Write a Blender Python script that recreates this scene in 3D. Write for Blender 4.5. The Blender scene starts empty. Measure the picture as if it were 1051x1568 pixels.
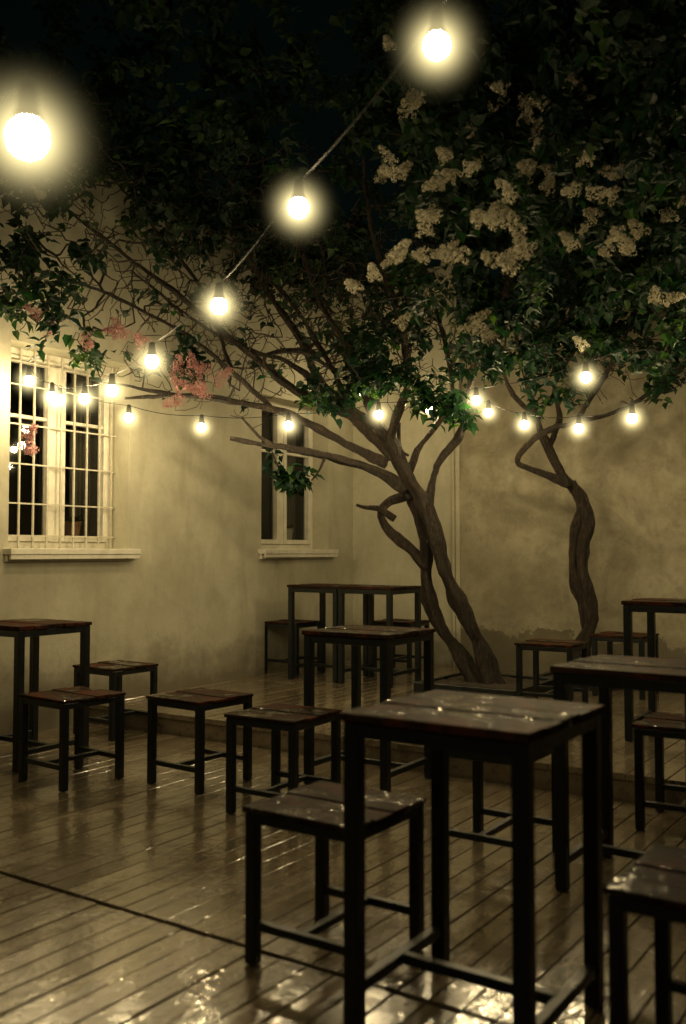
import bpy, math, random
import numpy as np
from mathutils import Vector, Matrix
random.seed(7); rng=np.random.default_rng(7)
sc=bpy.context.scene
col=sc.collection
sc.view_settings.view_transform='Standard'; sc.view_settings.look='None'; sc.view_settings.exposure=0
HALO=True

# ------------------------------------------------------------ site frame
TH=math.radians(-34); CS,SN=math.cos(TH),math.sin(TH)
CX,CY=0.10,9.58            # inner corner of the courtyard; local x = along garden wall, local y = along house
def to_site(x,y):
    dx,dy=x-CX,y-CY
    return (dx*CS+dy*SN, -dx*SN+dy*CS)
def from_site(a,b): return (CX+a*CS-b*SN, CY+a*SN+b*CS)
PLAT_B=-3.40; PLAT_H=0.13

# ------------------------------------------------------------ helpers
def empty(name,loc=(0,0,0),rz=0.0):
    o=bpy.data.objects.new(name,None); o.location=loc; o.rotation_euler=(0,0,rz); col.objects.link(o); o.empty_display_size=.2
    return o
def mk(name,verts,faces,mat=None,parent=None,smooth=False,bevel=0,loc=(0,0,0),rz=0.0):
    me=bpy.data.meshes.new(name); me.from_pydata([tuple(map(float,v)) for v in verts],[],[tuple(map(int,f)) for f in faces]); me.update()
    if mat: me.materials.append(mat)
    if smooth:
        for p in me.polygons: p.use_smooth=True
    o=bpy.data.objects.new(name,me); col.objects.link(o); o.location=loc; o.rotation_euler=(0,0,rz)
    if parent: o.parent=parent
    if bevel:
        m=o.modifiers.new('bev','BEVEL'); m.width=bevel; m.segments=2; m.limit_method='ANGLE'
    return o
class MB:
    def __init__(s): s.v=[]; s.f=[]
    def box(s,x0,x1,y0,y1,z0,z1):
        n=len(s.v)
        s.v+=[(x0,y0,z0),(x1,y0,z0),(x1,y1,z0),(x0,y1,z0),(x0,y0,z1),(x1,y0,z1),(x1,y1,z1),(x0,y1,z1)]
        s.f+=[(n,n+3,n+2,n+1),(n+4,n+5,n+6,n+7),(n,n+1,n+5,n+4),(n+1,n+2,n+6,n+5),(n+2,n+3,n+7,n+6),(n+3,n,n+4,n+7)]
    def rev(s,cx,cy,prof,seg=20,cap=True):
        n=len(s.v)
        for r,z in prof:
            for i in range(seg):
                a=2*math.pi*i/seg; s.v.append((cx+r*math.cos(a),cy+r*math.sin(a),z))
        for j in range(len(prof)-1):
            for i in range(seg):
                k=(i+1)%seg
                s.f.append((n+j*seg+i,n+j*seg+k,n+(j+1)*seg+k,n+(j+1)*seg+i))
        if cap:
            s.f.append(tuple(n+i for i in range(seg))[::-1]); s.f.append(tuple(n+(len(prof)-1)*seg+i for i in range(seg)))
    def tube(s,pts,rad,sides=6,ridge=0.0):
        pts=[Vector(p) for p in pts]; n0=len(s.v); N=len(pts)
        t=(pts[1]-pts[0]).normalized(); ref=Vector((1,0,0)) if abs(t.x)<.8 else Vector((0,1,0))
        nrm=t.cross(ref).normalized()
        for i,p in enumerate(pts):
            t=(pts[min(i+1,N-1)]-pts[max(i-1,0)])
            if t.length<1e-9: t=Vector((0,0,1))
            t.normalize()
            nrm=(nrm-t*nrm.dot(t)).normalized(); b=t.cross(nrm)
            for k in range(sides):
                a=2*math.pi*k/sides
                r=rad[i]
                if ridge:
                    tw=i*.10
                    r*=1+ridge*(1.1*math.sin(3*a+tw*2)+.9*math.sin(5*a-tw*3+1)+.6*math.sin(i*.55+2*a)+.5*math.sin(i*1.3+7*a))
                s.v.append(tuple(p+(nrm*math.cos(a)+b*math.sin(a))*r))
        for i in range(N-1):
            for k in range(sides):
                k2=(k+1)%sides
                s.f.append((n0+i*sides+k,n0+i*sides+k2,n0+(i+1)*sides+k2,n0+(i+1)*sides+k))
        s.f.append(tuple(n0+(N-1)*sides+k for k in range(sides)))
        s.f.append(tuple(n0+k for k in range(sides))[::-1])
def catmull(P,step=.05):
    P=[np.array(p,float) for p in P]; Q=[2*P[0]-P[1]]+P+[2*P[-1]-P[-2]]; out=[]
    for i in range(1,len(Q)-2):
        n=max(2,int(np.linalg.norm(Q[i+1][:3]-Q[i][:3])/step))
        for k in range(n):
            t=k/n
            out.append(.5*((2*Q[i])+(-Q[i-1]+Q[i+1])*t+(2*Q[i-1]-5*Q[i]+4*Q[i+1]-Q[i+2])*t*t+(-Q[i-1]+3*Q[i]-3*Q[i+1]+Q[i+2])*t**3))
    out.append(P[-1]); return out

# ------------------------------------------------------------ materials
class NT:
    def __init__(s,name):
        s.m=bpy.data.materials.new(name); s.m.use_nodes=True; s.t=s.m.node_tree; s.t.nodes.clear()
        s.out=s.n('ShaderNodeOutputMaterial'); s.b=s.n('ShaderNodeBsdfPrincipled'); s.l(s.b.outputs[0],s.out.inputs[0])
    def n(s,ty,**kw):
        x=s.t.nodes.new(ty)
        for k,v in kw.items(): setattr(x,k,v)
        return x
    def l(s,a,b): s.t.links.new(a,b)
    def coord(s,scale=(1,1,1),kind='Object'):
        c=s.n('ShaderNodeTexCoord'); m=s.n('ShaderNodeMapping'); m.inputs['Scale'].default_value=scale; s.l(c.outputs[kind],m.inputs[0]); return m.outputs[0]
    def noise(s,vec,scale,detail=5,rough=.6,dist=0):
        x=s.n('ShaderNodeTexNoise'); x.inputs['Scale'].default_value=scale; x.inputs['Detail'].default_value=detail; x.inputs['Roughness'].default_value=rough; x.inputs['Distortion'].default_value=dist
        s.l(vec,x.inputs['Vector']); return x.outputs['Fac']
    def ramp(s,fac,stops):
        r=s.n('ShaderNodeValToRGB'); e=r.color_ramp.elements
        while len(e)<len(stops): e.new(.5)
        for k,(p,c) in enumerate(stops):
            e[k].position=p; e[k].color=(c,c,c,1) if not hasattr(c,'__len__') else (*c,1)
        s.l(fac,r.inputs[0]); return r.outputs[0]
    def mix(s,fac,a,b,mode='MIX'):
        x=s.n('ShaderNodeMix',data_type='RGBA',blend_type=mode)
        for inp,v in ((x.inputs[0],fac),(x.inputs[6],a),(x.inputs[7],b)):
            if isinstance(v,(int,float)): inp.default_value=v
            elif isinstance(v,tuple): inp.default_value=(*v,1)
            else: s.l(v,inp)
        return x.outputs[2]
    def math(s,op,a,b=0.0):
        x=s.n('ShaderNodeMath',operation=op)
        for inp,v in ((x.inputs[0],a),(x.inputs[1],b)):
            if isinstance(v,(int,float)): inp.default_value=v
            else: s.l(v,inp)
        return x.outputs[0]
    def bump(s,h,st=.3,dist=.01,prev=None,sock='Normal'):
        x=s.n('ShaderNodeBump'); x.inputs['Strength'].default_value=st; x.inputs['Distance'].default_value=dist; s.l(h,x.inputs['Height'])
        if prev: s.l(prev,x.inputs['Normal'])
        s.l(x.outputs[0],s.b.inputs[sock]); return x.outputs[0]
    def set(s,k,v):
        if isinstance(v,(int,float)): s.b.inputs[k].default_value=v
        elif isinstance(v,tuple): s.b.inputs[k].default_value=(*v,1)
        else: s.l(v,s.b.inputs[k])

def m_plaster():
    m=NT('painted_plaster'); v=m.coord()
    a=m.noise(v,1.3,6,.65); b=m.noise(v,7,7,.72); 
    c=m.ramp(a,[(.3,(.38,.36,.265)),(.5,(.47,.45,.345)),(.72,(.55,.525,.41))])
    c=m.mix(m.ramp(b,[(.36,.32),(.58,0.0)]),c,(.31,.285,.20))
    vs=m.coord((1.6,1.6,.45)); st=m.noise(vs,2.4,5,.6,.4)
    c=m.mix(m.ramp(st,[(.48,0.0),(.72,.42)]),c,(.28,.25,.17))
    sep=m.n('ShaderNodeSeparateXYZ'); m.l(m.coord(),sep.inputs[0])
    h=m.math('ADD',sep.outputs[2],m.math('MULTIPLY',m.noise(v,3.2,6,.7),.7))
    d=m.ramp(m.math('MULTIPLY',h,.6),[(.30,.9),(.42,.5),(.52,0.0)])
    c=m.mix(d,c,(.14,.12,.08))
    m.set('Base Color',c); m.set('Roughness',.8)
    m.bump(m.noise(v,60,5,.7),.3,.004,m.bump(m.noise(v,5,4),.4,.02)); return m.m
def m_cement():
    m=NT('rough_cement_render'); v=m.coord()
    a=m.noise(v,1.5,8,.68,.4); b=m.noise(v,6,8,.72,.3)
    c=m.ramp(a,[(.32,(.19,.17,.115)),(.46,(.27,.245,.17)),(.56,(.35,.32,.23)),(.70,(.44,.41,.30))])
    c=m.mix(m.ramp(b,[(.38,.55),(.54,0.0)]),c,(.19,.165,.11))
    st=m.noise(m.coord((3,3,.6)),1.8,6,.65)
    c=m.mix(m.ramp(st,[(.50,0.0),(.72,.4)]),c,(.18,.155,.10))
    sep=m.n('ShaderNodeSeparateXYZ'); m.l(m.coord(),sep.inputs[0])
    h=m.math('ADD',sep.outputs[2],m.math('MULTIPLY',m.noise(v,2.6,7,.7),.9))
    d=m.ramp(m.math('MULTIPLY',h,.5),[(.46,.75),(.475,0.0)])
    c=m.mix(d,c,(.095,.08,.05))
    m.set('Base Color',c); m.set('Roughness',.85)
    m.bump(m.noise(v,45,6,.75),.55,.006,m.bump(b,.45,.015)); return m.m
def m_deck():
    m=NT('wet_deck_paint'); v=m.coord((9,.7,9)); w=m.coord()
    at=m.n('ShaderNodeAttribute',attribute_name='rnd')
    g=m.noise(v,3.0,8,.7,.5)
    c=m.ramp(g,[(.3,(.105,.08,.052)),(.5,(.18,.142,.092)),(.72,(.255,.205,.138))])
    c=m.mix(m.math('MULTIPLY',at.outputs['Fac'],.55),c,(.08,.062,.038))
    spots=m.noise(w,16,5,.7)
    c=m.mix(m.ramp(spots,[(.32,.8),(.44,0.0)]),c,(.035,.027,.017))
    m.set('Base Color',c)
    pud=m.noise(w,3.2,6,.7,.6)
    m.set('Roughness',m.ramp(pud,[(.38,.12),(.55,.20),(.7,.34)])); m.set('Specular IOR Level',.6)
    m.set('Coat Weight',m.ramp(pud,[(.47,1.0),(.60,.30)])); m.set('Coat Roughness',.04); m.set('Coat IOR',1.55)
    m.bump(m.noise(w,34,4,.6),.35,.004,m.bump(g,.3,.004))
    m.bump(m.noise(w,26,3,.6),.5,.003,m.bump(m.noise(m.coord((1.0,.6,1)),8,3,.55),.6,.007,None,'Coat Normal'),'Coat Normal'); return m.m
def m_top():
    m=NT('wet_tabletop_wood')
    oi=m.n('ShaderNodeObjectInfo'); c0=m.n('ShaderNodeTexCoord'); ad=m.n('ShaderNodeVectorMath',operation='ADD')
    m.l(c0.outputs['Object'],ad.inputs[0]); m.l(oi.outputs['Location'],ad.inputs[1])
    mp=m.n('ShaderNodeMapping'); mp.inputs['Scale'].default_value=(1.6,26,14); m.l(ad.outputs[0],mp.inputs[0])
    g=m.noise(mp.outputs[0],2.2,9,.7,.4)
    c=m.ramp(g,[(.3,(.007,.004,.0025)),(.55,(.024,.013,.007)),(.75,(.06,.032,.016))])
    w=m.noise(ad.outputs[0],6,6,.7,.4)
    c=m.mix(m.ramp(w,[(.52,0.0),(.58,.75)]),c,(.075,.022,.012))
    m.set('Base Color',c); m.set('Roughness',.5); m.set('Specular IOR Level',.03); m.set('Coat Weight',m.ramp(w,[(.42,.85),(.48,.04)])); m.set('Coat Roughness',.035)
    vo=m.n('ShaderNodeTexVoronoi'); vo.inputs['Scale'].default_value=62; m.l(ad.outputs[0],vo.inputs['Vector'])
    dr=m.ramp(vo.outputs['Distance'],[(.0,1.0),(.33,.0)])
    m.bump(m.noise(ad.outputs[0],12,4),.4,.006)
    m.bump(dr,.8,.004,m.bump(m.noise(ad.outputs[0],15,3),.7,.008,None,'Coat Normal'),'Coat Normal'); return m.m
def m_simple(name,colr,rough=.5,metal=0,ns=8,var=.35,bump=.15,spec=.5):
    m=NT(name); v=m.coord(); a=m.noise(v,ns,6,.65)
    dark=tuple(x*(1-var) for x in colr); lite=tuple(min(1,x*(1+var*.6)) for x in colr)
    m.set('Base Color',m.ramp(a,[(.3,dark),(.7,lite)])); m.set('Roughness',m.ramp(a,[(.3,max(.03,rough*.75)),(.7,min(1,rough*1.25))])); m.set('Metallic',metal); m.set('Specular IOR Level',spec)
    m.bump(m.noise(v,ns*5,4),bump,.003); return m.m
def m_bark():
    m=NT('wet_bark'); v=m.coord((26,26,3.5)); a=m.noise(v,2.2,8,.75,1.4)
    m.set('Base Color',m.ramp(a,[(.36,(.005,.0035,.0025)),(.5,(.026,.017,.010)),(.68,(.125,.082,.045))])); m.set('Roughness',m.ramp(a,[(.3,.75),(.7,.42)]))
    m.bump(a,1.0,.05); return m.m
def m_leaf():
    m=NT('lilac_leaf'); at=m.n('ShaderNodeAttribute',attribute_name='rnd')
    m.set('Base Color',m.ramp(at.outputs['Fac'],[(0,(.004,.017,.011)),(.6,(.009,.031,.015)),(1,(.045,.085,.018))])); m.set('Roughness',.5); m.set('Specular IOR Level',.22)
    tr=m.n('ShaderNodeBsdfTranslucent'); m.l(m.ramp(at.outputs['Fac'],[(0,(.008,.036,.012)),(.7,(.025,.085,.02)),(1,(.14,.30,.03))]),tr.inputs[0])
    mx=m.n('ShaderNodeMixShader'); mx.inputs[0].default_value=.33; m.l(m.b.outputs[0],mx.inputs[1]); m.l(tr.outputs[0],mx.inputs[2]); m.l(mx.outputs[0],m.out.inputs[0]); return m.m
def m_petal(name,a,b):
    m=NT(name); at=m.n('ShaderNodeAttribute',attribute_name='rnd')
    m.set('Base Color',m.ramp(at.outputs['Fac'],[(0,a),(1,b)])); m.set('Roughness',.8); m.set('Specular IOR Level',.2); return m.m
def m_glass():
    m=NT('window_glass'); g=m.n('ShaderNodeBsdfGlossy'); g.inputs['Roughness'].default_value=.03; g.inputs[0].default_value=(.9,.9,.9,1)
    t=m.n('ShaderNodeBsdfTransparent'); t.inputs[0].default_value=(.75,.78,.75,1); f=m.n('ShaderNodeFresnel'); f.inputs[0].default_value=1.5
    mx=m.n('ShaderNodeMixShader'); m.l(f.outputs[0],mx.inputs[0]); m.l(t.outputs[0],mx.inputs[1]); m.l(g.outputs[0],mx.inputs[2]); m.l(mx.outputs[0],m.out.inputs[0]); return m.m
def m_emit(name,c,s):
    m=NT(name); e=m.n('ShaderNodeEmission'); e.inputs[0].default_value=(*c,1); e.inputs[1].default_value=s; m.l(e.outputs[0],m.out.inputs[0]); m.m.cycles.emission_sampling='FRONT'; return m.m
def m_glow(R,E):  # imitated bulb bloom: self-emitting volume fading outward, no real haze scatters here
    m=NT('bulb_glow_halo'); m.t.links.clear(); m.t.nodes.remove(m.b)
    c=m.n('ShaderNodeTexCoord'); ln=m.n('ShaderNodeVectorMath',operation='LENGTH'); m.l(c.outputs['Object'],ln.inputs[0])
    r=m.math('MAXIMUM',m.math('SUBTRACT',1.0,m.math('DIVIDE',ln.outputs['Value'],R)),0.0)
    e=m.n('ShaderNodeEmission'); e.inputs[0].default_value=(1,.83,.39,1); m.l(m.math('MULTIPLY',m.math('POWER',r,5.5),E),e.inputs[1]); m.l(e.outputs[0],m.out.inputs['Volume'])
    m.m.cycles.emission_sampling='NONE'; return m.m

PLASTER=m_plaster(); CEMENT=m_cement(); DECK=m_deck(); TOP=m_top(); BARK=m_bark(); LEAF=m_leaf()
STEEL=m_simple('black_painted_steel',(.007,.010,.011),.34,0,20,.3,.1)
WHITE=m_simple('white_window_paint',(.66,.63,.53),.45,0,10,.18,.2)
GRILLE=m_simple('grille_paint',(.50,.47,.38),.5,0,30,.25,.1)
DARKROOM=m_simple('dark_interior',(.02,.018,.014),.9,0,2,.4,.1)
CLAY=m_simple('clay_pot',(.32,.17,.09),.7,0,10,.3); WPOT=m_simple('white_pot',(.55,.52,.42),.4,0,10,.1)
SOIL=m_simple('soil',(.035,.025,.016),.95,0,30,.5,.8)
ROOFM=m_simple('tin_roof',(.012,.012,.012),.7,0,6,.3); CABLE=m_simple('black_cable',(.006,.006,.006),.5,0,20,.2,.1,.15)
GROUND=m_simple('ground_earth',(.05,.042,.03),.95,0,3,.4,.5)
CURT=m_simple('curtain_cloth',(.10,.085,.06),.9,0,5,.3)
GLASS=m_glass()
BULB=m_emit('lit_bulb_glass',(1.0,.775,.40),262)
GLOW=m_glow(.17,62)
PW=m_petal('white_lilac_petal',(.30,.27,.18),(.80,.76,.60)); PP=m_petal('pink_lilac_petal',(.34,.15,.15),(.72,.42,.40))

# ------------------------------------------------------------ ground, deck
SITE=(CX,CY,0)
mk('ground',[(-400,-400,-.06),(400,-400,-.06),(400,400,-.06),(-400,400,-.06)],[(0,1,2,3)],GROUND)
def boards(name,x0,x1,secs,z,w=.098,gap=.0035):
    mb=MB(); rnd=[]
    x=x0
    while x<x1:
        for (y0,y1) in secs:
            r=random.random(); dz=random.uniform(-.0012,.0012); tl=random.uniform(-.0007,.0007)
            a,b=x,x+w-gap; c=.003; n=len(mb.v)
            for y in (y0+.003,y1-.003):
                mb.v+=[(a,y,z-.03),(b,y,z-.03),(b,y,z-c+dz+tl),(b-c,y,z+dz+tl),(a+c,y,z+dz-tl),(a,y,z-c+dz-tl)]
            for k in range(6):
                k2=(k+1)%6; mb.f.append((n+k,n+k2,n+6+k2,n+6+k))
            mb.f.append(tuple(n+k for k in range(6))[::-1]); mb.f.append(tuple(n+6+k for k in range(6)))
            rnd+=[r]*12
        x+=w
    o=mk(name,mb.v,mb.f,DECK,loc=SITE,rz=TH)
    at=o.data.attributes.new('rnd','FLOAT','POINT'); at.data.foreach_set('value',np.array(rnd,dtype=np.float32)); return o
boards('wooden_deck',0.0,10.5,[(-13,-9.2),(-9.2,-5.74),(-5.72,PLAT_B-.03)],0.0)
plat=empty('raised_deck_platform',SITE,TH)
pb=boards('platform_boards',0.0,10.5,[(PLAT_B-.012,-.0)],PLAT_H); pb.parent=plat; pb.location=(0,0,0); pb.rotation_euler=(0,0,0)
mb=MB(); mb.box(0,10.5,PLAT_B,PLAT_B+.025,-.03,PLAT_H-.031); 
o=mk('riser_board',mb.v,mb.f,DECK,plat,bevel=.002); at=o.data.attributes.new('rnd','FLOAT','POINT'); at.data.foreach_set('value',np.full(8,.75,dtype=np.float32))

# ------------------------------------------------------------ house
house=empty('plastered_house',SITE,TH)
WH=3.95
wins=[(-6.75,-5.7),(-4.09,-3.04),(-1.47,-.43)]; Z0,Z1=1.21,2.60
ys=[-14]+[y for w in wins for y in w]+[0.0]; zs=[-.05,Z0,Z1,WH]
V=[];F=[]
def quad(a,b,c,d):
    n=len(V); V.extend([a,b,c,d]); F.append((n,n+1,n+2,n+3))
for i in range(len(ys)-1):
    for j in range(3):
        if i%2==1 and j==1: continue
        quad((0,ys[i],zs[j]),(0,ys[i+1],zs[j]),(0,ys[i+1],zs[j+1]),(0,ys[i],zs[j+1]))
RD=-.27
for a,b in wins:
    quad((0,a,Z0),(0,a,Z1),(RD,a,Z1),(RD,a,Z0)); quad((0,b,Z1),(0,b,Z0),(RD,b,Z0),(RD,b,Z1))
    quad((0,a,Z1),(0,b,Z1),(RD,b,Z1),(RD,a,Z1)); quad((0,b,Z0),(0,a,Z0),(RD,a,Z0),(RD,b,Z0))
quad((0,0,-.05),(1.18,0,-.05),(1.18,0,WH),(0,0,WH))          # painted return wall
quad((0,-14,-.05),(0,-14,WH),(-5,-14,WH),(-5,-14,-.05))
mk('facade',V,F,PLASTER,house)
mb=MB(); mb.box(-5,.12,-14.3,.5,WH+.0,WH+.10)
n=len(mb.v); mb.v+=[(.15,-14.3,WH+.10),(.15,.5,WH+.10),(-5,.5,WH+2.0),(-5,-14.3,WH+2.0),(.15,-14.3,WH+.13),(.15,.5,WH+.13),(-5,.5,WH+2.06),(-5,-14.3,WH+2.06)]
mb.f+=[(n,n+3,n+2,n+1),(n+4,n+5,n+6,n+7),(n,n+1,n+5,n+4)]
mk('roof_and_eave',mb.v,mb.f,ROOFM,house)
def window(i,a,b,grille):
    w=MB(); x0,x1=-.25,-.19
    w.box(x0,x1,a,a+.05,Z0,Z1); w.box(x0,x1,b-.05,b,Z0,Z1); w.box(x0,x1,a+.05,b-.05,Z0,Z0+.06); w.box(x0,x1,a+.05,b-.05,Z1-.05,Z1)
    mid=(a+b)/2; w.box(x0,x1+.012,mid-.03,mid+.03,Z0+.06,Z1-.05)
    for p,q in ((a+.052,mid-.032),(mid+.032,b-.052)):
        X0,X1=x0+.012,x1+.02; e=.042
        w.box(X0,X1,p,p+e,Z0+.062,Z1-.052); w.box(X0,X1,q-e,q,Z0+.062,Z1-.052)
        w.box(X0,X1,p+e,q-e,Z0+.062,Z0+.062+e); w.box(X0,X1,p+e,q-e,Z1-.052-e,Z1-.052)
        w.box(X0+.01,X1-.012,p+e,q-e,2.12,2.145)
    mk('window_frame',w.v,w.f,WHITE,house,bevel=.004)
    mk('window_pane',[(-.222,a+.05,Z0+.05),(-.222,b-.05,Z0+.05),(-.222,b-.05,Z1-.05),(-.222,a+.05,Z1-.05)],[(0,1,2,3)],GLASS,house)
    s=MB(); s.box(-.19,.085,a-.04,b+.05,Z0-.028,Z0+.012); s.box(.06,.08,a-.036,b+.046,Z0-.06,Z0-.03)
    s.box(0.002,.03,a-.03,b+.04,Z0-.075,Z0-.03)
    mk('window_sill',s.v,s.f,WHITE,house,bevel=.004)
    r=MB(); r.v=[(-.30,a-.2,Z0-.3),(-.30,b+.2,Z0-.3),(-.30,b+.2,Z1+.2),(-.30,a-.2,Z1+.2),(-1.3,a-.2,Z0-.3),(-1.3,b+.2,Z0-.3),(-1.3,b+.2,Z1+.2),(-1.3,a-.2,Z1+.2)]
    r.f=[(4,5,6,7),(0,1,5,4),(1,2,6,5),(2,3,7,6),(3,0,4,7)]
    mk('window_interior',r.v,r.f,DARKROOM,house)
    c=[];cf=[]
    for side,(p,q) in enumerate(((a+.05,a+.22),(b-.24,b-.05))):
        n=len(c); K=24
        for k in range(K+1):
            y=p+(q-p)*k/K; x=-.38+.02*math.sin(k*1.7)
            c+=[(x,y,Z0+.0),(x,y,Z1)]
        cf+=[(n+2*k,n+2*k+2,n+2*k+3,n+2*k+1) for k in range(K)]
    mk('curtain',c,cf,CURT,house,smooth=True)
    p=MB(); cy=mid+.26
    p.rev(-.33,cy,[(.055,Z0+.06),(.075,Z0+.19),(.08,Z0+.19),(.08,Z0+.215),(.068,Z0+.215),(.06,Z0+.17)])
    mk('flower_pot',p.v,p.f,WPOT if i==2 else CLAY,house,smooth=False)
    lv=[];lf=[]
    for k in range(40):
        an=random.uniform(0,6.28); L=random.uniform(.06,.17); up=random.uniform(.3,1.2); d=Vector((math.cos(an),math.sin(an),up)).normalized(); sd=Vector((-math.sin(an),math.cos(an),0))*.015
        o0=Vector((-.33,cy,Z0+.18)); n=len(lv); lv+=[o0,o0+d*L*.5+sd,o0+d*L+Vector((0,0,-.02)),o0+d*L*.5-sd]; lf.append((n,n+1,n+2,n+3))
    mk('pot_plant_leaves',lv,lf,LEAF,house)
    if grille:
        g=MB(); gx=-.145; r_=.006
        yy=a+.07
        while yy<b-.02:
            g.box(gx-r_,gx+r_,yy-r_,yy+r_,Z0+.015,Z1-.01); yy+=.117
        for z in (Z0+.10,1.53,1.80,2.07,2.34,2.50):
            g.box(gx-r_*.8-.001,gx+r_*.8+.001,a+.003,b-.003,z-.005,z+.005)
        mk('window_grille',g.v,g.f,GRILLE,house)
for i,(a,b) in enumerate(wins): window(i,a,b,i<2)
p=MB(); p.tube([(1.165,-.05,z) for z in np.linspace(.13,WH,12)],[.014]*12,12)
for z in (.6,1.9,3.2): p.tube([(1.165,-.05,z),(1.165,-.05,z+.03)],[.019,.019],12); p.box(1.16,1.17,-.05,.0,z+.01,z+.02)
mk('drainpipe',p.v,p.f,PLASTER,house,smooth=False)
V=[];F=[];NX,NZ=90,34; GH=3.3
for j in range(NZ+1):
    for i in range(NX+1):
        x=1.19+i*9.3/NX; z=-.05+j*(GH+.05)/NZ
        V.append((x,-.035+.010*math.sin(x*2.3+z*1.7)+.006*math.sin(x*5.1-z*4.3)+random.uniform(-.0015,.0015),z))
for j in range(NZ):
    for i in range(NX):
        n=j*(NX+1)+i; F.append((n,n+1,n+NX+2,n+NX+1))
gw=empty('garden_wall',SITE,TH); mk('wall_face',V,F,CEMENT,gw,smooth=True)
mb=MB(); mb.box(1.185,10.5,-.0,.28,-.05,GH-.05); mb.box(1.15,10.5,-.08,.34,GH-.048,GH+.04); mk('wall_core_and_coping',mb.v,mb.f,CEMENT,gw)
mb=MB(); mb.box(1.186,1.23,-.052,-.0,-.05,GH-.05); mk('wall_edge_trim',mb.v,mb.f,PLASTER,gw,bevel=.004)

# ------------------------------------------------------------ furniture
def furn_mesh(S,H,leg,rail,zs_,axis,npl,pl_t,over):
    h=S/2; f=MB(); top=H-pl_t
    for sx in (-1,1):
        for sy in (-1,1):
            cx,cy=sx*(h-leg/2),sy*(h-leg/2); f.box(cx-leg/2,cx+leg/2,cy-leg/2,cy+leg/2,0.002,top)
    e=.0015
    for s in (-1,1):
        c=s*(h-leg/2)
        f.box(c-leg/2+e,c+leg/2-e,-h+leg-.002,h-leg+.002,top-rail,top-.001)
        f.box(-h+leg-.002,h-leg+.002,c-leg/2+e,c+leg/2-e,top-rail,top-.001)
    sr=leg*.7
    for s in (-1,1):
        c=s*(h-leg/2)
        if axis=='u': f.box(c-sr/2,c+sr/2,-h+leg-.002,h-leg+.002,zs_-sr/2,zs_+sr/2)
        else: f.box(-h+leg-.002,h-leg+.002,c-sr/2,c+sr/2,zs_-sr/2,zs_+sr/2)
    if axis=='u': f.box(-h+leg/2+sr/2-.001,h-leg/2-sr/2+.001,-sr/2,sr/2,zs_-sr/2+.001,zs_+sr/2-.001)
    else: f.box(-sr/2,sr/2,-h+leg/2+sr/2-.001,h-leg/2-sr/2+.001,zs_-sr/2+.001,zs_+sr/2-.001)
    t=MB(); W=S+2*over; pw=W/npl
    for k in range(npl):
        a=-W/2+k*pw; o1=random.uniform(-.008,.008); dz=random.uniform(-.0025,.0025)
        t.box(-W/2+o1,W/2+o1,a+.002,a+pw-.002,top+.001,H+dz)
    def me(n,mb_,mat):
        m=bpy.data.meshes.new(n); m.from_pydata(mb_.v,[],mb_.f); m.update(); m.materials.append(mat); return m
    return me('frame',f,STEEL),me('top',t,TOP)
TM=furn_mesh(.50,.79,.042,.038,.10,'u',5,.022,.008)
SM=furn_mesh(.385,.455,.036,.030,.115,'v',4,.018,.005)
def place(name,M,x,y,plat,rot=0):
    e=empty(name,(x,y,PLAT_H+.001 if plat else .001),TH+math.radians(rot))
    for m,n in zip(M,('frame','slatted_top')):
        o=bpy.data.objects.new(n,m); col.objects.link(o); o.parent=e
        b=o.modifiers.new('b','BEVEL'); b.width=.003; b.segments=2; b.limit_method='ANGLE'
    return e
for x,y,p,r in [(.347,2.497,0,0),(.141,5.02,0,1),(-.119,8.107,1,0),(.304,7.822,1,.5),(-1.834,5.533,0,0),(1.097,3.467,0,-1),(1.937,5.467,1,0)]:
    place('high_table',TM,x,y,p,r)
for x,y,p,r in [(-.02,2.86,0,0),(-.746,4.991,0,-3),(-.274,4.457,0,2),(-.45,8.475,1,0),(.52,8.55,1,3),(-1.506,6.322,0,-2),(-1.429,5.039,0,-4),(1.524,4.2,0,2),
                (.615,3.787,0,0),(.854,2.19,0,0),(1.431,6.51,1,4),(2.12,7.15,1,0)]:
    place('bar_stool',SM,x,y,p,r)

# ------------------------------------------------------------ string lights
strings={
 'a':[(.70,1.2,2.75),(.233,2.3,2.455),(-.143,3.0,2.305),(-.49,3.7,2.17),(-.895,4.4,2.09),(-1.24,5.05,2.065),(-1.537,5.6,2.11),(-1.84,5.95,2.18),(-2.02,6.05,2.30)],
 'b':[(-1.86,6.18,2.20),(-1.50,6.6,2.14),(-.99,6.6,2.07),(-.376,6.5,2.07),(.25,6.6,2.16),(.92,6.5,2.245),(1.42,5.5,2.22),(2.2,4.7,2.5)],
 'c':[(.14,8.6,2.66),(.68,7.5,2.335),(1.08,7.0,2.235),(1.27,6.6,2.09),(1.55,6.2,2.01),(1.81,5.9,2.035),(2.35,5.6,2.3)],
 'd':[(-2.1,3.2,2.7),(-1.25,2.15,2.1),(-.515,1.52,1.876)],
}
ALLB=[]
def ball(r,seg=16,rings=10):
    V=[(0,0,r)];F=[]
    for j in range(1,rings):
        t=math.pi*j/rings
        for i in range(seg):
            a=2*math.pi*i/seg; V.append((r*math.sin(t)*math.cos(a),r*math.sin(t)*math.sin(a),r*math.cos(t)))
    V.append((0,0,-r)); last=len(V)-1
    for i in range(seg):
        k=(i+1)%seg; F.append((0,1+i,1+k)); F.append((last,1+(rings-2)*seg+k,1+(rings-2)*seg+i))
        for j in range(rings-2):
            F.append((1+j*seg+i,1+(j+1)*seg+i,1+(j+1)*seg+k,1+j*seg+k))
    return V,F
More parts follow.
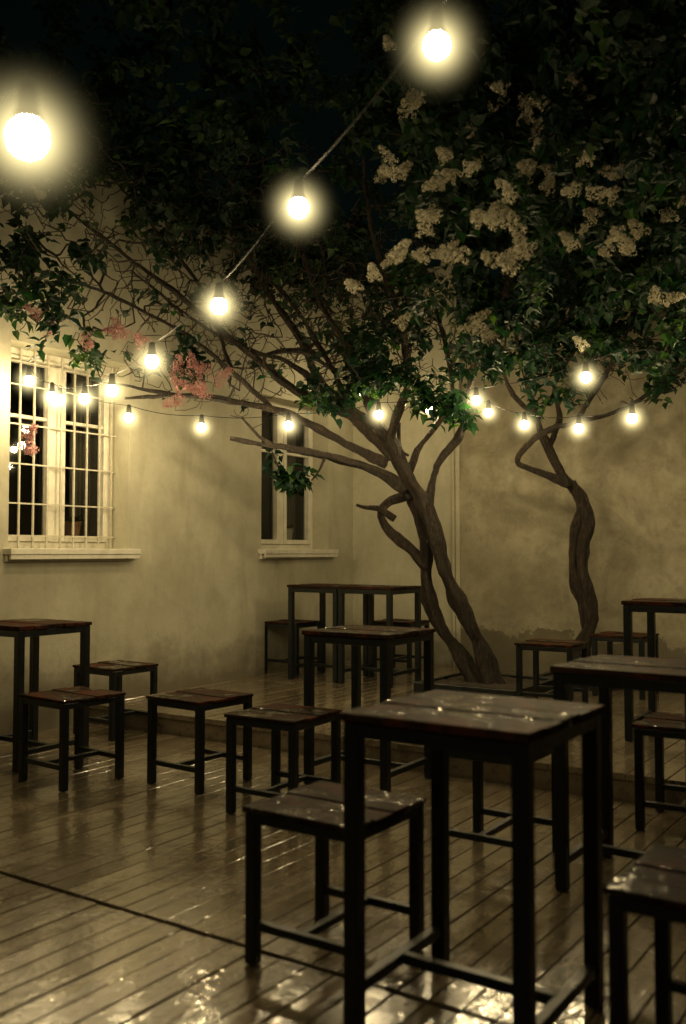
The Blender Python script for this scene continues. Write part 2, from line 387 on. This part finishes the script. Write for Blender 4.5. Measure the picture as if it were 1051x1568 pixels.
for key,pts in strings.items():
    e=empty('string_lights'); cab=MB(); so=MB(); bu=MB(); dense=[]
    hang=.085
    tops=[Vector((p[0],p[1],p[2]+hang)) for p in pts]
    for i in range(len(tops)-1):
        for k in range(12):
            t=k/12; q=tops[i].lerp(tops[i+1],t); q.z-=.05*4*t*(1-t)*.5; dense.append(q)
    dense.append(tops[-1])
    cab.tube(dense,[.0025]*len(dense),6)
    skip={'a':[0],'b':[],'c':[],'d':[0,1]}[key]
    bp=[p for i,p in enumerate(pts) if i not in skip]
    for p in bp:
        ALLB.append(p); x,y,z=p; R=.032
        so.rev(x,y,[(.006,z+.092),(.014,z+.086),(.019,z+.045),(.027,z+.026)],14)
        prof=[(R*math.sin(a)+.0005,z-R*math.cos(a)) for a in np.linspace(0,math.pi*.80,8)]
        bu.rev(x,y,prof,12)
    mk('cable',cab.v,cab.f,CABLE,e,smooth=True); mk('sockets',so.v,so.f,CABLE,e,smooth=True)
    mk('bulbs',bu.v,bu.f,BULB,e,smooth=True)
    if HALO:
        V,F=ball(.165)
        for p in bp: mk('bulb_glow_halo',V,F,GLOW,e,smooth=True,loc=p)  # added glow sphere around each bulb, stands in for bloom
ALLB=np.array(ALLB)

# ------------------------------------------------------------ lilac trees
def free(p,a_min=.12):
    a,b=to_site(p[0],p[1]); return a>a_min and b<-.12
def sketch(base,sc_,pts):
    bx,by,bz,px0,py0=base
    return [(bx+(p[0]-px0)*sc_,by+p[2],bz+(py0-p[1])*sc_,p[3]) for p in pts]
def build_tree(name,limbs,leafy,bare,seed,leafscale=1.0):
    rg=np.random.default_rng(seed); e=empty(name,(0,0,0))
    tr=MB(); nodes=[]; 
    for L in limbs:
        P=catmull(L,.035)
        jit=np.cumsum(rg.normal(0,.0026,(len(P),3)),axis=0); jit-=np.linspace(0,1,len(P))[:,None]*jit[-1]*.5
        pp=[(p[0]+j[0],p[1]+j[1],p[2]+j[2]) for p,j in zip(P,jit)]
        rr=[max(.003,p[3]*(1+.12*math.sin(i*.37)+.07*math.sin(i*.9))) for i,p in enumerate(P)]
        tr.tube(pp,rr,22,.125)
        nodes+= [q for q,r in zip(pp,rr) if q[2]>2.0]
    mk('trunk_and_limbs',tr.v,tr.f,BARK,e,smooth=True)
    N=np.array(nodes); nm=len(N); par=[-1]*nm; ends=[]
    allp=[(p,1) for p in leafy]+[(p,0) for p in bare]
    allp.sort(key=lambda q: float(np.min(np.sum((N-np.array(q[0]))**2,axis=1))))
    cap=nm+120000; A=np.zeros((cap,3)); A[:nm]=N; cnt=nm
    for p,kind in allp:
        p=np.array(p); d=np.sum((A[:cnt]-p)**2,axis=1); i=int(np.argmin(d)); L=math.sqrt(d[i])
        if L<.05: continue
        n=max(2,int(L/.07)); s=A[i].copy(); prev=i
        bend=rg.normal(0,.14*L,3); bend[2]-=.12*L
        w=np.zeros(3)
        for k in range(1,n+1):
            t=k/n; w=w*.6+rg.normal(0,.014,3)
            q=s*(1-t)+p*t+bend*4*t*(1-t)*.5+w*(1-t*.3)
            A[cnt]=q; par.append(prev); prev=cnt; cnt+=1
        ends.append((prev,kind,n))
    load=np.zeros(cnt); 
    child=[[] for _ in range(cnt)]
    for i in range(nm,cnt): child[par[i]].append(i)
    for i in range(cnt-1,nm-1,-1):
        if not child[i]: load[i]=1
        if par[i]>=nm: load[par[i]]+=load[i]
    rad=.0028*np.maximum(load,1)**.40
    tw=MB()
    for i in range(nm,cnt):
        if par[i]<nm or (child[par[i]] and child[par[i]][0]!=i):
            ch=[par[i],i]; j=i
            while child[j]: j=child[j][0]; ch.append(j)
            rr=[rad[k] if k>=nm else rad[i] for k in ch]; rr[0]=rr[1]
            tw.tube([A[k] for k in ch],rr,4)
    mk('twigs',tw.v,tw.f,BARK,e,smooth=True)
    LV=[];LF=[];LR=[]
    def leaf(o,s,r):
        an=rg.uniform(0,6.283); el=rg.uniform(-1.1,.35); d=np.array([math.cos(an)*math.cos(el),math.sin(an)*math.cos(el),math.sin(el)])
        sd=np.cross(d,[0,0,1]); sd/=np.linalg.norm(sd)+1e-6; ro=rg.uniform(-.7,.7); up=np.cross(sd,d); sd=sd*math.cos(ro)+up*math.sin(ro); up=np.cross(sd,d)
        n=len(LV); f=.16*s
        LV.extend([o,o+d*s*.12+sd*s*.30+up*f*.6-d*s*.10,o+d*s*.45+sd*s*.36+up*f,o+d*s*1.08-up*f*.8,o+d*s*.45-sd*s*.36+up*f,o+d*s*.02-sd*s*.30+up*f*.6,o+d*s*.5])
        LF.extend([(n,n+1,n+2,n+6),(n+6,n+2,n+3),(n+6,n+3,n+4),(n,n+6,n+4,n+5)]); LR.extend([r]*7)
    for idx,kind,n in ends:
        k=idx; c=0
        mx=5 if kind else 1
        base=rg.uniform(0,1)
        if kind==0 and rg.random()<.93: continue
        while k>=nm and c<mx:
            m=(7 if c==0 else 4) if kind else 3
            for _ in range(m):
                o=A[k]+rg.normal(0,.035,3)
                if np.min(np.sum((ALLB-o)**2,axis=1))<.13**2 or not free(o,.05): continue
                leaf(o,rg.uniform(.045,.085)*leafscale,min(1,max(0,base*.6+rg.uniform(0,.4))))
            k=par[k]; c+=1
    o=mk('leaves',LV,LF,LEAF,e,smooth=False)
    at=o.data.attributes.new('rnd','FLOAT','POINT'); at.data.foreach_set('value',np.array(LR,dtype=np.float32))
    return e
def cloud(rg,n,c,r,cond=lambda p:True,clear=.28):
    out=[]
    while len(out)<n:
        v=rg.uniform(-1,1,3)
        if np.dot(v,v)>1: continue
        p=np.array(c)+v*np.array(r)
        if p[2]<2.12 or not free(p) or not cond(p): continue
        if np.min(np.sum((ALLB-p)**2,axis=1))<clear**2: continue
        out.append(p)
    return out
def clusters(rg,ncl,per,c,r,cr=.22,cond=lambda p:True,clear=.28):
    out=[]
    for q in cloud(rg,ncl,c,r,cond,clear):
        for _ in range(per):
            p=q+rg.normal(0,cr*.6,3)
            if p[2]>2.08 and free(p) and np.min(np.sum((ALLB-p)**2,axis=1))>clear**2: out.append(p)
    return out
K1=.0051; B1=(1.12,7.39,PLAT_H,745,1055)
T=lambda *p: sketch(B1,K1,p)
limbs1=[
 T((757,1066,0,.090),(750,1030,0,.070),(736,985,0,.060),(702,918,-.05,.055),(676,870,-.08,.053),(661,810,-.1,.057),(642,768,-.12,.057),(612,720,-.15,.051),(585,670,-.2,.045),(535,640,-.25,.038),(492,600,-.3,.032),(462,540,-.35,.026),(420,480,-.4,.02),(380,410,-.5,.012)),
 T((736,1066,.08,.080),(720,1030,.09,.060),(704,1002,.1,.052),(669,948,.06,.050),(652,890,.02,.05),(649,830,-.02,.048),(640,790,-.05,.045),(625,760,-.08,.035)),
 T((655,872,0,.042),(630,842,.02,.036),(600,815,.03,.034),(587,792,.02,.034),(596,772,-.0,.034),(625,762,-.06,.036)),
 T((622,750,-.12,.042),(575,724,-.2,.034),(500,703,-.35,.027),(430,696,-.45,.02),(366,684,-.5,.013)),
 T((590,712,-.18,.034),(540,690,-.28,.03),(480,664,-.45,.028),(430,648,-.6,.025),(370,638,-.75,.02),(300,634,-.9,.016),(235,641,-1.0,.008)),
 T((300,634,-.9,.014),(260,630,-1.0,.010),(190,618,-1.05,.006)),
 T((600,705,-.16,.036),(545,655,-.25,.03),(470,620,-.4,.026),(400,570,-.55,.022),(340,520,-.7,.018),(270,470,-.85,.014),(180,410,-1.1,.009),(110,350,-1.3,.005)),
 T((585,675,-.2,.034),(562,615,-.3,.03),(545,560,-.4,.026),(500,490,-.55,.02),(470,420,-.7,.015),(440,350,-.9,.009)),
 T((662,815,-.08,.036),(654,768,-.12,.03),(668,716,-.2,.028),(698,668,-.3,.027),(706,622,-.45,.025),(722,540,-.8,.022),(765,450,-1.2,.017),(800,350,-1.7,.011)),
 T((625,765,-.1,.03),(622,740,-.1,.026),(640,692,-.05,.023),(678,642,.0,.022),(696,600,.0,.02),(682,520,-.1,.017),(650,430,-.3,.013),(620,340,-.5,.008)),
 T((592,690,-.18,.034),(602,650,-.3,.03),(618,590,-.5,.026),(600,520,-.9,.022),(560,430,-1.3,.016),(540,330,-1.8,.01)),
 T((606,795,.0,.024),(580,778,-.02,.018),(562,778,-.04,.015),(547,774,-.05,.011)),
 T((430,696,-.45,.014),(400,675,-.5,.010),(380,652,-.5,.006)),
 T((500,703,-.35,.012),(490,728,-.4,.007),(480,742,-.42,.005)),
 T((610,650,-.1,.014),(612,690,-.1,.012),(625,700,-.1,.008)),
 T((470,620,-.4,.022),(430,600,-.7,.018),(420,575,-.8,.016),(470,568,-.8,.015),(520,590,-.7,.013),(560,560,-.7,.009)),
 T((492,600,-.3,.022),(440,560,-.2,.018),(380,540,-.2,.015),(300,500,-.3,.011),(220,440,-.5,.007)),
 T((430,648,-.6,.018),(370,590,-.7,.015),(300,540,-.9,.012),(200,500,-1.2,.009),(110,490,-1.5,.006),(40,520,-1.7,.004)),
 T((370,590,-.7,.013),(330,480,-.7,.011),(260,390,-.8,.008),(200,320,-.9,.005)),
 T((545,655,-.25,.024),(500,560,-.1,.02),(430,450,.0,.015),(340,370,-.1,.01),(280,300,-.2,.006)),
]
K2=.00531; B2=(1.91,7.7,PLAT_H,885,1046)
U=lambda *p: sketch(B2,K2,p)
limbs2=[
 U((880,1052,0,.09),(884,1000,0,.066),(905,945,0,.055),(893,885,0,.052),(890,830,0,.052),(898,790,0,.05),(884,754,-.02,.045),(856,722,-.05,.038),(833,680,-.1,.03),(815,640,-.15,.026),(790,570,-.3,.02),(760,480,-.6,.013),(730,400,-.9,.008)),
 U((878,1050,.05,.07),(893,985,.06,.045),(896,930,.05,.042),(880,880,.04,.04),(880,820,.03,.038),(890,770,.0,.034),(880,733,-.0,.016)),
 U((870,742,-.05,.03),(822,724,-.12,.026),(783,709,-.2,.022),(800,682,-.25,.022),(836,661,-.3,.022),(862,654,-.35,.02),(886,612,-.5,.018),(905,575,-.7,.016),(930,500,-1.1,.012),(960,420,-1.6,.008)),
 U((836,690,-.1,.024),(858,640,.0,.02),(850,590,.0,.018),(880,520,-.2,.015),(900,430,-.5,.01)),
 U((815,640,-.15,.02),(770,600,-.3,.016),(740,540,-.6,.013),(700,460,-1.0,.008)),
 U((862,654,-.35,.016),(920,640,-.5,.014),(980,600,-.8,.012),(1040,520,-1.2,.008)),
]
rg=np.random.default_rng(3)
leafy1 =clusters(rg,22,5,(.75,6.6,2.65),(.8,1.0,.40),.20)
leafy1+=clusters(rg,9,4,(.15,6.75,2.32),(.55,.4,.16),.10,clear=.17)
leafy1+=clusters(rg,5,4,(.85,6.7,2.25),(.25,.3,.12),.09,clear=.17)
leafy1+=clusters(rg,34,6,(.9,5.9,3.6),(1.1,1.4,.9),.3)
leafy1+=clusters(rg,7,4,(-1.8,5.6,2.85),(.35,.4,.3),.16)
leafy1+=clusters(rg,5,3,(-1.35,5.9,2.5),(.6,.3,.2),.12)
leafy1+=clusters(rg,38,5,(-.9,5.7,4.40),(1.9,1.2,.60),.3,lambda p:p[2]>3.8)
for _ in range(80):
    a,b,z=rg.uniform(.2,.8),rg.uniform(-5.2,-.3),rg.uniform(3.45,4.2)
    x,y=from_site(a,b)
    leafy1+=[q for q in (np.array((x,y,z))+rg.normal(0,.14,3) for _ in range(5)) if free(q)]
leafy1+=[np.array((-.30+rg.normal(0,.10),6.95+rg.normal(0,.06),1.74+rg.normal(0,.045))) for _ in range(12)]
bare1=cloud(rg,1500,(-.75,6.6,3.10),(1.8,1.1,1.0))+cloud(rg,350,(.35,6.8,2.8),(.7,.8,.6))
for _ in range(1200):
    a,b,z=rg.uniform(.15,1.3),rg.uniform(-4.9,-.3),2.45+1.4*rg.uniform(0,1)**.75
    x,y=from_site(a,b); p=np.array((x,y,z))
    if np.min(np.sum((ALLB-p)**2,axis=1))>.28**2: bare1.append(p)
leafy2 =clusters(rg,70,6,(1.8,6.0,3.6),(1.1,1.9,1.0),.3)
leafy2+=clusters(rg,22,6,(1.9,6.3,2.65),(1.0,1.0,.40),.22)
leafy2+=clusters(rg,46,6,(1.35,4.7,3.55),(1.05,.9,.8),.3)
leafy2+=clusters(rg,26,6,(.9,4.9,4.3),(1.2,.9,.4),.3)
bare2=cloud(rg,500,(1.7,6.7,2.8),(1.0,.8,.6))
build_tree('lilac_tree',limbs1,leafy1,bare1,11)
build_tree('lilac_tree',limbs2,leafy2,bare2,12)

# lilac flower panicles : lumpy cones of florets
def panicles(name,locs,mat,sz=1.0):
    V=[];F=[];R=[]
    for (x,y,z) in locs:
        nsub=random.choice((1,1,1,2,2))
        for sub in range(nsub):
            ax=Vector((random.uniform(-.9,.9),random.uniform(-.6,.3),random.uniform(-.3,1))).normalized()
            o=Vector((x,y,z))+Vector((random.uniform(-.06,.06),random.uniform(-.06,.06),random.uniform(-.05,.05)))*sz*(nsub>1)
            L=random.uniform(.06,.12)*sz; W=random.uniform(.026,.036)*sz; br=random.uniform(0,.6)
            q=ax.to_track_quat('Z','Y')
            for lump in range(16):
                t=(lump+.5)/16; an=lump*2.4+random.uniform(-.4,.4); rr=W*(1-t*.8)*random.uniform(.8,1.15)
                lc=o+q@Vector((rr*math.cos(an),rr*math.sin(an),t*L)); lr=random.uniform(.012,.018)*sz*(1-t*.35)
                lb=random.uniform(-.2,.2)
                for k in range(20):
                    nrm=Vector((random.gauss(0,1),random.gauss(0,1),random.gauss(0,1))).normalized()
                    p=lc+nrm*lr*random.uniform(.7,1.1); a=nrm.orthogonal().normalized(); b=nrm.cross(a); s=random.uniform(.0045,.0075)
                    ph=random.uniform(0,1.5); n=len(V)
                    V.append(tuple(p))
                    for m in range(8):
                        w=ph+m*math.pi/4; r_=s*(1 if m%2==0 else .5); V.append(tuple(p+(a*math.cos(w)+b*math.sin(w))*r_+nrm*(.002 if m%2==0 else 0)))
                    for m in range(4):
                        m0=2*m; F.append((n,n+1+(m0-1)%8,n+1+m0,n+1+(m0+1)%8))
                    R+= [max(0,min(1,br+lb+random.uniform(0,.5)))]*9
    o=mk(name,V,F,mat); at=o.data.attributes.new('rnd','FLOAT','POINT'); at.data.foreach_set('value',np.array(R,dtype=np.float32)); return o
fl=[(.38,4.2,2.62),(.385,4.2,2.53),(.46,4.2,2.50),(.55,4.2,2.53),(.68,4.2,2.50),(.79,4.2,2.48),(.80,4.2,2.54),(.83,4.2,2.65),(.62,4.2,2.69),(.66,4.2,2.73),(.70,4.2,2.78),(.06,4.5,2.46),(.15,4.5,2.51),(.26,4.3,2.53),
    (.29,5.0,2.40),(.69,4.6,2.29),(.72,4.6,2.24),(.50,4.4,2.95),(.54,4.4,3.02),(.86,4.5,3.05),(1.13,4.5,2.95),(1.22,4.5,2.90),(1.42,4.6,2.80),(1.62,4.9,2.52),(1.12,4.5,2.66),
    (.8,4.6,3.5),(1.5,4.8,3.35),(1.05,4.8,3.3),(.62,4.8,3.35),(1.2,4.9,3.65),(.3,5.0,3.5),(1.7,5.0,3.0),(1.55,6.0,2.5),(1.45,4.6,2.7),(.45,4.4,2.78),(1.0,4.6,2.98),(1.4,4.8,3.15)]
r2=random.Random(5)
fl+=[(r2.uniform(.2,1.9),r2.uniform(4.5,5.3),r2.uniform(2.85,3.9)) for _ in range(36)]
panicles('white_lilac_blossom',fl,PW,1.05)
panicles('pink_lilac_blossom',[(-.92,5.8,2.27),(-.84,5.8,2.30),(-.98,5.8,2.20),(-.90,5.8,2.20),(-.80,5.8,2.24),(-.86,5.8,2.15),(-1.04,5.8,2.28),(-1.35,5.75,2.50),(-1.28,5.75,2.52),(-1.6,5.8,2.5),(-2.0,5.95,1.90),(-1.98,5.95,1.86),(-1.75,5.7,2.55)],PP,1.35)

# planting beds
for nm,x,y,s in (('tree_planter',1.12,7.40,.42),('tree_planter',1.93,7.72,.30)):
    e=empty(nm,(x,y,PLAT_H+.002),TH); b=MB(); t=.045; h=.075
    b.box(-s,s,-s,-s+t,0,h); b.box(-s,s,s-t,s,0,h); b.box(-s,-s+t,-s+t,s-t,0,h-.001); b.box(s-t,s,-s+t,s-t,0,h-.001)
    mk('timber_edge',b.v,b.f,STEEL,e,bevel=.004)
    V=[];F=[];n=24
    for j in range(n+1):
        for i in range(n+1):
            u_=-s+t+(2*s-2*t)*i/n; v_=-s+t+(2*s-2*t)*j/n; V.append((u_,v_,.045+random.uniform(0,.018)))
    for j in range(n):
        for i in range(n):
            k=j*(n+1)+i; F.append((k,k+1,k+n+2,k+n+1))
    mk('soil',V,F,SOIL,e,smooth=True)

# ------------------------------------------------------------ night sky + faint moonlight
w=bpy.data.worlds.new('World'); sc.world=w; w.use_nodes=True; nt=w.node_tree; bg=nt.nodes['Background']
sky=nt.nodes.new('ShaderNodeTexSky'); sky.sky_type='NISHITA'; sky.sun_disc=False; sky.sun_elevation=math.radians(3); sky.sun_rotation=math.radians(200)
mx=nt.nodes.new('ShaderNodeMix'); mx.data_type='RGBA'; mx.blend_type='MULTIPLY'; mx.inputs[0].default_value=1; mx.inputs[7].default_value=(.45,.9,.6,1)
nt.links.new(sky.outputs[0],mx.inputs[6]); nt.links.new(mx.outputs[2],bg.inputs[0]); bg.inputs[1].default_value=.0018
sl=bpy.data.lights.new('moon','SUN'); sl.energy=.003; sl.angle=math.radians(.5); sl.color=(.8,.95,1)
so_=bpy.data.objects.new('moon',sl); col.objects.link(so_); so_.rotation_euler=(math.radians(60),0,math.radians(20))

# ------------------------------------------------------------ camera
cam=bpy.data.cameras.new('camera'); co=bpy.data.objects.new('camera',cam); col.objects.link(co)
co.location=(0,0,1.2); co.rotation_euler=(math.radians(90+2.41),0,0)
cam.sensor_fit='VERTICAL'; cam.sensor_width=24; cam.sensor_height=36; cam.lens=33.3; cam.clip_start=.05; cam.clip_end=1500
cam.dof.use_dof=True; cam.dof.focus_distance=6.6; cam.dof.aperture_fstop=2.0
sc.camera=co
